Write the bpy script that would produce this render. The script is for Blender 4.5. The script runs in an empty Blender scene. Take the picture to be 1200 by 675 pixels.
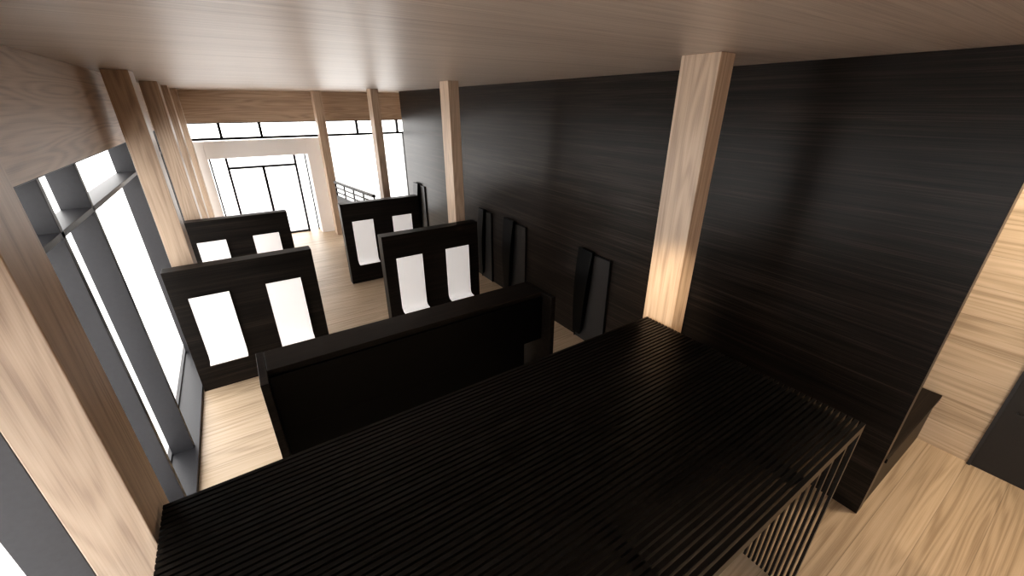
import bpy, bmesh, math
from mathutils import Vector
H = 4.7
CZ = 1.0955      # ceiling height in units of H
def zc(z): return (1.0+z)   # z given relative to camera height (units of H)

# ------------------------------------------------------------ materials
def new_mat(name):
    m = bpy.data.materials.new(name); m.use_nodes = True
    nt = m.node_tree
    return m, nt, nt.nodes['Principled BSDF']

def wood(name, cols, grain='X', plank_axis=None, plank_w=0.2, rough=0.4, s=6.0, tone=0.12, ring=0.35, gs=0.35, bump=0.05, seam=0.0, spec=0.5, fine=0.35, lo=.28, hi=.72):
    m, nt, b = new_mat(name)
    N = nt.nodes; L = nt.links
    def math_(op, a, bb=None, c=None):
        n = N.new('ShaderNodeMath'); n.operation = op
        for i, v in enumerate((a, bb, c)):
            if v is None: continue
            if isinstance(v, (int, float)): n.inputs[i].default_value = v
            else: L.new(v, n.inputs[i])
        return n.outputs[0]
    geo = N.new('ShaderNodeNewGeometry')
    sep = N.new('ShaderNodeSeparateXYZ'); L.new(geo.outputs['Position'], sep.inputs[0])
    ax = {'X':0,'Y':1,'Z':2}
    g = sep.outputs[ax[grain]]
    others = [sep.outputs[i] for i in range(3) if i != ax[grain]]
    rnd = None
    if plank_axis:
        pa = sep.outputs[ax[plank_axis]]
        sc = math_('DIVIDE', pa, plank_w)
        idx = math_('FLOOR', sc)
        fr = math_('FRACT', sc)
        wn = N.new('ShaderNodeTexWhiteNoise'); wn.noise_dimensions = '1D'
        L.new(idx, wn.inputs['W']); rnd = wn.outputs['Value']
    gg = math_('MULTIPLY', g, gs)
    if rnd is not None:
        gg = math_('MULTIPLY_ADD', rnd, 23.0, gg)
    comb = N.new('ShaderNodeCombineXYZ')
    L.new(gg, comb.inputs[0])
    L.new(math_('MULTIPLY', others[0], s), comb.inputs[1])
    L.new(math_('MULTIPLY', others[1], s), comb.inputs[2])
    n1 = N.new('ShaderNodeTexNoise'); n1.inputs['Scale'].default_value = 1.6
    n1.inputs['Detail'].default_value = 9; n1.inputs['Roughness'].default_value = 0.68
    n1.inputs['Distortion'].default_value = 0.4
    L.new(comb.outputs[0], n1.inputs['Vector'])
    comb2 = N.new('ShaderNodeCombineXYZ')
    L.new(math_('MULTIPLY', gg, 1.3), comb2.inputs[0])
    L.new(math_('MULTIPLY', others[0], s*0.35), comb2.inputs[1])
    L.new(math_('MULTIPLY', others[1], s*0.35), comb2.inputs[2])
    n2 = N.new('ShaderNodeTexNoise'); n2.inputs['Scale'].default_value = 1.0
    n2.inputs['Detail'].default_value = 1.5; L.new(comb2.outputs[0], n2.inputs['Vector'])
    rings = math_('MULTIPLY_ADD', math_('SINE', math_('MULTIPLY', n2.outputs['Fac'], 80.0)), 0.5, 0.5)
    comb3 = N.new('ShaderNodeCombineXYZ')
    L.new(math_('MULTIPLY', gg, 6.0), comb3.inputs[0])
    L.new(math_('MULTIPLY', others[0], s*14), comb3.inputs[1])
    L.new(math_('MULTIPLY', others[1], s*14), comb3.inputs[2])
    n3 = N.new('ShaderNodeTexNoise'); n3.inputs['Scale'].default_value = 1.0
    n3.inputs['Detail'].default_value = 3; L.new(comb3.outputs[0], n3.inputs['Vector'])
    v = math_('MULTIPLY_ADD', rings, ring*0.35, math_('MULTIPLY', n1.outputs['Fac'], 1.0-ring*0.35))
    v = math_('MULTIPLY_ADD', math_('SUBTRACT', n3.outputs['Fac'], 0.5), fine, v)
    if rnd is not None:
        v = math_('ADD', v, math_('MULTIPLY', math_('SUBTRACT', rnd, 0.5), tone))
    ramp = N.new('ShaderNodeValToRGB')
    cr = ramp.color_ramp
    cr.elements[0].position = lo; cr.elements[0].color = (*cols[0],1)
    cr.elements[1].position = hi; cr.elements[1].color = (*cols[2],1)
    e = cr.elements.new((lo+hi)/2); e.color = (*cols[1],1)
    L.new(v, ramp.inputs[0])
    out = ramp.outputs[0]
    if rnd is not None and seam > 0:
        ed = math_('LESS_THAN', math_('MINIMUM', fr, math_('SUBTRACT', 1.0, fr)), 0.008)
        mx = N.new('ShaderNodeMixRGB'); mx.blend_type = 'MULTIPLY'
        mx.inputs[2].default_value = (1-seam,1-seam,1-seam,1)
        L.new(ed, mx.inputs[0]); L.new(out, mx.inputs[1]); out = mx.outputs[0]
    L.new(out, b.inputs['Base Color'])
    b.inputs['Roughness'].default_value = rough
    b.inputs['Specular IOR Level'].default_value = spec
    bp = N.new('ShaderNodeBump'); bp.inputs['Strength'].default_value = bump; bp.inputs['Distance'].default_value = 0.01
    L.new(v, bp.inputs['Height']); L.new(bp.outputs[0], b.inputs['Normal'])
    return m

def plain(name, col, rough=0.5, metal=0.0, var=0.06, scale=30, emit=0.0, spec=0.5):
    m, nt, b = new_mat(name)
    N = nt.nodes; L = nt.links
    tc = N.new('ShaderNodeNewGeometry')
    n = N.new('ShaderNodeTexNoise'); n.inputs['Scale'].default_value = scale; n.inputs['Detail'].default_value = 4
    L.new(tc.outputs['Position'], n.inputs['Vector'])
    r = N.new('ShaderNodeValToRGB')
    r.color_ramp.elements[0].position = .3; r.color_ramp.elements[1].position = .7
    r.color_ramp.elements[0].color = (*[c*(1-var) for c in col],1)
    r.color_ramp.elements[1].color = (*[min(1,c*(1+var)) for c in col],1)
    L.new(n.outputs['Fac'], r.inputs[0]); L.new(r.outputs[0], b.inputs['Base Color'])
    b.inputs['Roughness'].default_value = rough; b.inputs['Metallic'].default_value = metal
    b.inputs['Specular IOR Level'].default_value = spec
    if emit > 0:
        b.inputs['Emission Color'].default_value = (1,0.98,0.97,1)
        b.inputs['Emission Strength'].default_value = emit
    return m

OAK = [(0.37,0.27,0.20),(0.52,0.395,0.295),(0.60,0.47,0.36)]
OAKF = [(0.35,0.26,0.175),(0.50,0.385,0.27),(0.58,0.455,0.335)]
m_floor = wood('oak_floor_planks', OAKF, 'X', 'Y', 0.42, 0.4, 9, 0.14, 0.5, 0.14, 0.03, 0.35)
m_ceil = wood('oak_ceiling_boards', [(0.30,0.23,0.185),(0.42,0.335,0.275),(0.50,0.41,0.34)], 'X', 'Y', 0.6, 0.38, 11, 0.08, 0.25, 0.14, 0.03, fine=.55, lo=.28, hi=.72, spec=.4)
m_colw = wood('oak_column_veneer', OAK, 'Z', None, 1, 0.42, 10, 0, 0.5, 0.22)
m_beamY = wood('oak_beam_lengthwise', OAK, 'Y', None, 1, 0.45, 10, 0, 0.55, 0.18)
m_beamX = wood('oak_beam_crosswise', OAK, 'X', None, 1, 0.45, 10, 0, 0.55, 0.18)
m_wallR = wood('oak_wall_planks', [tuple(c*1.12 for c in k) for k in OAKF], 'Y', 'Z', 0.42, 0.5, 9, 0.14, 0.5, 0.12, 0.05, 0.3)
DARK = [(0.0026,0.0019,0.0016),(0.016,0.0117,0.0092),(0.052,0.039,0.031)]
m_dwall = wood('black_oak_wall', DARK, 'Y', 'Z', 0.9, 0.3, 8, 0.06, 0.1, 0.15, 0.03, spec=0.2, fine=.65, lo=.25, hi=.79)
m_dX = wood('black_oak_panel', [tuple(c*.6 for c in k) for k in DARK], 'X', 'Z', 0.5, 0.42, 8, 0.05, 0.1, 0.15, 0.03, spec=0.2, fine=.7, lo=.25, hi=.8)
m_dslat = wood('black_oak_slat', [(0.0040,0.0034,0.0031),(0.0075,0.0064,0.0058),(0.013,0.011,0.010)], 'X', None, 1, 0.33, 6, 0, 0.1, 0.2, 0.01, spec=0.26, fine=.5)
m_metal = plain('anthracite_frame', (0.032,0.032,0.036), 0.45, 0.2)
m_metal_l = plain('graphite_door_leaf', (0.030,0.028,0.027), 0.4, spec=.3)
m_black = plain('black_satin_lacquer', (0.002,0.002,0.002), 0.3, spec=0.15)
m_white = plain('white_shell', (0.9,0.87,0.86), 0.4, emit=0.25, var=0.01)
m_portal = plain('white_portal_paint', (0.9,0.88,0.87), 0.5, var=0.01)
m_ground = plain('pale_paving', (0.8,0.8,0.8), 0.9, var=0.03, scale=2)
m_steel = plain('brushed_steel', (0.5,0.5,0.5), 0.3, 0.9)

mg, nt, b = new_mat('clear_glazing')
N = nt.nodes; L = nt.links
N.remove(b)
tr = N.new('ShaderNodeBsdfTransparent'); gl = N.new('ShaderNodeBsdfGlossy'); gl.inputs['Roughness'].default_value = 0.02
mix = N.new('ShaderNodeMixShader'); mix.inputs[0].default_value = 0.05
L.new(tr.outputs[0], mix.inputs[1]); L.new(gl.outputs[0], mix.inputs[2]); L.new(mix.outputs[0], N['Material Output'].inputs[0])
m_glass = mg

# ------------------------------------------------------------ mesh helpers
def finish(bm, name, mats, bevel=0.0, parent=None):
    bmesh.ops.recalc_face_normals(bm, faces=bm.faces)
    vs = [v.co for v in bm.verts]
    lo = Vector((min(v.x for v in vs), min(v.y for v in vs), min(v.z for v in vs)))
    hi = Vector((max(v.x for v in vs), max(v.y for v in vs), max(v.z for v in vs)))
    c = (lo+hi)/2; c.z = lo.z
    bmesh.ops.translate(bm, verts=bm.verts, vec=-c)
    me = bpy.data.meshes.new(name); bm.to_mesh(me); bm.free()
    ob = bpy.data.objects.new(name, me); ob.location = c
    bpy.context.scene.collection.objects.link(ob)
    for m in (mats if isinstance(mats,(list,tuple)) else [mats]): me.materials.append(m)
    if bevel > 0:
        md = ob.modifiers.new('bevel','BEVEL'); md.width = bevel; md.segments = 2; md.limit_method = 'ANGLE'
    if parent is not None:
        ob.parent = parent
        ob.location = c - parent.location
    return ob

def add_box(bm, x0,x1,y0,y1,z0,z1, mi=0, k=H):
    a = [Vector((x*k,y*k,z*k)) for x in (x0,x1) for y in (y0,y1) for z in (z0,z1)]
    v = [bm.verts.new(p) for p in a]
    for f in ((0,1,3,2),(4,6,7,5),(0,4,5,1),(2,3,7,6),(0,2,6,4),(1,5,7,3)):
        fc = bm.faces.new([v[i] for i in f]); fc.material_index = mi

def add_bar(bm, p, q, w, h, mi=0):
    p=Vector(p)*H; q=Vector(q)*H; w*=H; h*=H
    d=(q-p).normalized(); side=d.cross(Vector((0,0,1))).normalized(); up=side.cross(d).normalized()
    R=[]
    for c in (p,q):
        R.append([bm.verts.new(c+side*a*w/2+up*bb*h/2) for a,bb in ((-1,-1),(1,-1),(1,1),(-1,1))])
    for j in range(4): bm.faces.new((R[0][j],R[0][(j+1)%4],R[1][(j+1)%4],R[1][j]))
    bm.faces.new(R[0]); bm.faces.new(R[1])

def boxes(name, lst, mats, bevel=0.0, parent=None):
    bm = bmesh.new()
    for bx in lst: add_box(bm, *bx)
    return finish(bm, name, mats, bevel, parent)

def empty(name, loc):
    e = bpy.data.objects.new(name, None); e.location = Vector(loc)*H
    e.empty_display_size = 0.2
    bpy.context.scene.collection.objects.link(e); return e

# ------------------------------------------------------------ shell
XG = -0.36; XI = -0.305; XR = 1.182; XO = 1.675; YB = -1.3; YF = 3.87
HB = zc(-0.115)        # lintel underside
boxes('floor', [(XG-.01, XO+.05, YB-.05, YF+.03, -0.03, 0)], m_floor)
boxes('ceiling', [(XG-.01, XO+.05, YB-.05, YF+.03, CZ, CZ+.04)], m_ceil)
boxes('wall_right', [(XR, XR+.035, 0.116, 3.37, 0, CZ)], m_dwall, 0.004)
boxes('wall_side_room', [(XO, XO+.04, YB, YF, 0, CZ)], m_wallR)
boxes('wall_back', [(XG, XO, YB-.04, YB, 0, CZ)], m_beamX)
boxes('wall_left', [(XG-.01, -0.29, YB, YF+.02, HB, CZ)], m_beamY, 0.004)
boxes('wall_far', [(-0.29, XO, YF-.08, YF+.02, HB, CZ)], m_beamX, 0.004)
boxes('ground', [(-12, 12, -10, 16, -0.08, -0.035)], m_ground)

# left glazing
fins = [-1.28,-.9,-.5,-.1,.25,.655,1.11,1.365,2.05,2.5,2.9,3.3,3.7]
fr = []
TZ = zc(-0.228)
for y in fins:
    fr.append((XG, XI, y-.008, y+.008, 0.0, HB))
fr.append((XG, XI+.012, YB, YF-.1, 0, 0.014))
fr.append((XG, XI, YB, YF-.1, TZ-.006, TZ+.006))
fr.append((XG, XI, YB, YF-.1, HB-.008, HB))
fr.append((XG-.012, XG, YB, YF, 0, 0.02))
w1 = boxes('window_1', fr, m_metal, 0.004)
boxes('glass', [(XG-.008, XG-.006, YB, YF, 0.02, HB)], m_glass, 0, w1)

# far glazing
fr = []
for x in (-.365,-.03,.23,.645,.95,1.3,1.66):
    fr.append((x-.009, x+.009, YF-.03, YF, TZ, HB))
for x in (-.355,.655,1.35,1.66):
    fr.append((x-.009, x+.009, YF-.03, YF, 0, TZ))
fr.append((XG, XO, YF-.02, YF, TZ-.009, TZ+.009))
fr.append((XG, XO, YF-.02, YF, HB-.008, HB))
fr.append((XG, -.25, YF-.02, YF, 0, .03)); fr.append((.655, XO, YF-.02, YF, 0, .03))
w2 = boxes('window_2', fr, m_black, 0.003)
boxes('glass', [(XG, XO, YF+.002, YF+.004, TZ, HB)], m_glass, 0, w2)
# portal
pz = zc(-0.355)
boxes('door_portal', [(-.25,-.15,YF-.14,YF-.031,0,TZ-.010),(.51,.645,YF-.14,YF-.031,0,TZ-.010),(-.15,.51,YF-.14,YF-.031,pz,TZ-.010)], m_portal, 0.01)
dz = zc(-0.447)
d1 = boxes('door_1', [(-.148,-.138,YF-.02,YF,0,pz),(.498,.508,YF-.02,YF,0,pz),(-.138,.498,YF-.02,YF,pz-.010,pz),
     (-.048,-.033,YF-.04,YF,0,pz-.01),(.415,.430,YF-.04,YF,0,pz-.01),(-.033,.415,YF-.04,YF,dz,dz+.016),
     (.182,.200,YF-.015,YF,0,dz),(-.033,.415,YF-.02,YF,0,.014),
     (.175,.179,YF-.03,YF-.026,.18,.3,1),(.203,.207,YF-.03,YF-.026,.18,.3,1)], [m_black,m_steel], 0.002)
boxes('glass', [(-.142,.504,YF-.008,YF-.006,0.01,pz-.006)], m_glass, 0, d1)

# ------------------------------------------------------------ columns
def column(x0,x1,y0,y1):
    boxes('timber_column', [(x0,x1,y0,y1,0,CZ)], m_colw, 0.006)
for y0 in (-.62,.56,1.775,2.53,3.0,3.55):
    column(-.264,-.2,y0,y0+.095)
for y0 in (.5365,1.775,2.94):
    column(.843,.893,y0,y0+.09)
column(.60,.66,3.58,3.67)

# ------------------------------------------------------------ slatted canopy
def canopy():
    x0,x1,y0,y1 = -.193,.835,.122,.61
    zt = .482; t = .018; n = 50
    bm = bmesh.new()
    pitch = (y1-y0)/n
    for i in range(n):
        a = y0+i*pitch; bb = a+pitch*0.66; bs = a+pitch*.5
        add_box(bm, x0,x1,a,bb,zt-t,zt)
        add_box(bm, x1-.010,x1,a,bs,0.0,zt-t)
        add_box(bm, x0,x0+.010,a,bs,0.0,zt-t)
    for x in (x0+.2, (x0+x1)/2, x1-.2):
        add_box(bm, x-.006,x+.006,y0+.004,y1-.01,zt-t-.02,zt-t)
    return finish(bm,'slatted_canopy', m_dslat, 0.0)
canopy()

# ------------------------------------------------------------ display partitions
def shell(x0, x1, yface, sgn, parent):
    prof = []
    ztop, zb, r = .385, .132, .02
    y0 = yface + sgn*.014
    prof.append((y0, ztop)); prof.append((y0, zb+r+.06))
    prof.append((y0+sgn*.001, zb+r+.015))
    for i in range(9):
        a = math.radians(10*i)
        prof.append((y0+sgn*(.001+r*(1-math.cos(a))), zb+r - r*math.sin(a)))
    prof.append((y0+sgn*(.001+r+.014), zb-.001))
    th = .004
    bm = bmesh.new()
    pts = []
    for i,(y,z) in enumerate(prof):
        p = prof[max(0,i-1)]; q = prof[min(len(prof)-1,i+1)]
        d = Vector((q[0]-p[0], q[1]-p[1])).normalized()
        nrm = Vector((d.y,-d.x))*th*sgn
        pts.append(((y,z),(y+nrm.x, z+nrm.y)))
    rows = []
    for (a,b2) in pts:
        rows.append([bm.verts.new(Vector((x,*c))*H) for x in (x0,x1) for c in (a,b2)])
    for i in range(len(rows)-1):
        A,B = rows[i],rows[i+1]
        bm.faces.new((A[0],A[2],B[2],B[0])); bm.faces.new((A[1],B[1],B[3],A[3]))
        bm.faces.new((A[0],B[0],B[1],A[1])); bm.faces.new((A[2],A[3],B[3],B[2]))
    A = rows[0]; bm.faces.new((A[0],A[1],A[3],A[2])); A = rows[-1]; bm.faces.new((A[0],A[2],A[3],A[1]))
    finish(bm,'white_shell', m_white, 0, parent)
    ys = sorted((yface, yface+sgn*.012))
    boxes('backing', [(x0+.004,x1-.004,ys[0],ys[1],.14,.38)], m_black, 0, parent)

def partition(x0, y0, w=.465, d=.055):
    e = empty('display_partition', (x0+w/2, y0+d/2, 0))
    zt = .487
    boxes('panel', [(x0,x0+w,y0,y0+d,0,zt)], m_dX, 0.006, e)
    for off in (.05,.286):
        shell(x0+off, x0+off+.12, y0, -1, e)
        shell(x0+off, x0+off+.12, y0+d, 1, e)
partition(-.288,1.695); partition(.452,1.695)
partition(-.288,2.44); partition(.445,2.44)

# stair balustrade near the entrance, behind the far partition
bm = bmesh.new()
A = Vector((.60,3.30,0)); B = Vector((.69,2.62,0))
for k,z in enumerate((.478,.44,.405)):
    add_bar(bm, A+Vector((0,0,z)), B+Vector((0,0,z)), .022 if k==0 else .010, .016 if k==0 else .010)
for i in range(5):
    c = A.lerp(B,i/4)
    add_box(bm, c.x-.005,c.x+.005,c.y-.005,c.y+.005,0,.478)
add_bar(bm, A+Vector((0,0,.19)), B+Vector((0,0,.19)), .012, .38)
finish(bm,'stair_railing', m_dX, 0.002)

# ------------------------------------------------------------ reception back cabinet
cz = .487
e = empty('reception_cabinet', (.32,.92,0))
boxes('carcass', [(-.04,.685,.88,.97,.33,cz),(-.04,.62,.88,.97,0,.33)], m_dX, 0.005, e)
boxes('front', [(-.04,.685,.872,.879,.33,cz-.014),(-.04,.62,.872,.879,0,.33)], m_black, 0.002, e)
boxes('end_fin_1', [(-.056,-.041,.83,.97,0,cz)], m_dX, 0.004, e)
boxes('end_fin_2', [(.686,.701,.83,.97,0,cz)], m_dX, 0.004, e)

# ------------------------------------------------------------ doors on dark wall
def wall_door(i, ya, yb, zt=.43):
    xf = XR-.001
    ym = yb-(yb-ya)*.5
    d = boxes('door_%d'%i, [(xf-.004,xf,ya,yb,0,zt,0),(xf-.008,xf-.004,ya,ya+.006,0,zt,1),(xf-.008,xf-.004,yb-.006,yb,0,zt,1),
        (xf-.008,xf-.004,ya+.006,yb-.006,zt-.006,zt,1)], [m_metal_l,m_black], 0.002)
    bm = bmesh.new(); n=16; R=[]
    for k in range(n+1):
        t=k/n; z=.03+t*(zt-.03+.01)
        yy = yb-(yb-ym)*(0.5+.5*t**.6)
        out = .020+.012*math.sin(math.pi*t)
        R.append([bm.verts.new(Vector(p)*H) for p in ((xf-.008,yb,z),(xf-out,yb-.006,z),(xf-out,yy,z),(xf-.008,yy,z))])
    for k in range(n):
        for j in range(4):
            bm.faces.new((R[k][j],R[k][(j+1)%4],R[k+1][(j+1)%4],R[k+1][j]))
    bm.faces.new(R[0]); bm.faces.new(R[-1])
    finish(bm,'curved_wing',m_black,0,d)
wall_door(2,1.06,1.245); wall_door(3,1.65,1.85); wall_door(4,2.0,2.13); wall_door(5,3.0,3.2)
# side room door
XD = XO-.001
d6 = boxes('door_6', [(XD-.006,XD,-.34,0,0,.47,0),(XD-.012,XD-.006,-.008,0,0,.47,1),(XD-.012,XD-.006,-.34,-.332,0,.47,1),(XD-.012,XD-.006,-.332,-.008,.462,.47,1)], [m_metal_l,m_metal],0.003)
boxes('handle', [(XD-.02,XD-.016,-.06,-.03,.215,.219),(XD-.016,XD-.006,-.034,-.03,.215,.219)], m_metal, 0.001, d6)
# counter in the side room
boxes('side_counter', [(XR+.036,XO-.001,.118,.30,0,.165),(XR+.036,XO-.001,.112,.30,.165,.178)], m_dX, 0.003)

# ------------------------------------------------------------ lamps
def lamp(x,y,energy,size=.5,col=(1,.85,.66)):
    z = CZ
    bm = bmesh.new()
    bmesh.ops.create_cone(bm, cap_ends=True, segments=32, radius1=.09, radius2=.09, depth=.03)
    bmesh.ops.translate(bm, verts=bm.verts, vec=(x*H,y*H,z*H-.016))
    finish(bm,'ceiling_downlight', m_metal)
    ld = bpy.data.lights.new('downlight','AREA'); ld.shape='DISK'; ld.size=size; ld.energy=energy; ld.color=col
    lo = bpy.data.objects.new('downlight_lamp', ld); lo.location=(x*H,y*H,z*H-.05)
    bpy.context.scene.collection.objects.link(lo)
lamp(1.42,-.1,120); lamp(1.42,.5,60); lamp(1.42,-.9,40)
# out-of-view spot and housing, added for the warm glow low on the column
def spot(p, target, e, ang):
    p = Vector(p)*H; t = Vector(target)*H
    q = (t-p).to_track_quat('-Z','Y')
    bm = bmesh.new()
    bmesh.ops.create_cone(bm, cap_ends=True, segments=24, radius1=.06, radius2=.05, depth=.14)
    bmesh.ops.rotate(bm, verts=bm.verts, cent=(0,0,0), matrix=q.to_matrix())
    bmesh.ops.translate(bm, verts=bm.verts, vec=p-(t-p).normalized()*.09)
    finish(bm,'added_spot_housing', m_metal)
    ld = bpy.data.lights.new('spot','SPOT'); ld.energy=e; ld.color=(1,.80,.55); ld.spot_size=math.radians(ang); ld.spot_blend=1; ld.shadow_soft_size=.06
    lo = bpy.data.objects.new('added_spot_lamp', ld); lo.location=p
    lo.rotation_euler = q.to_euler()
    bpy.context.scene.collection.objects.link(lo)
spot((.16,.12,1.06),(.843,.585,.56),1300,17)

# world
w = bpy.data.worlds.new('overcast'); bpy.context.scene.world = w; w.use_nodes = True
bg = w.node_tree.nodes['Background']; bg.inputs[0].default_value=(1,.98,.955,1); bg.inputs[1].default_value=4.6

# camera
cam = bpy.data.cameras.new('cam'); co = bpy.data.objects.new('camera', cam)
co.location=(0,0,H); co.rotation_euler=(math.radians(90-24.2),0,math.radians(-33.4))
cam.sensor_width=36; cam.lens=36*477/1200; cam.clip_end=200; cam.clip_start=.05
bpy.context.scene.collection.objects.link(co); bpy.context.scene.camera=co
sc = bpy.context.scene
sc.view_settings.view_transform='Standard'; sc.view_settings.exposure=0
try: sc.view_settings.look='Medium High Contrast'
except Exception as ex: print('look', ex)
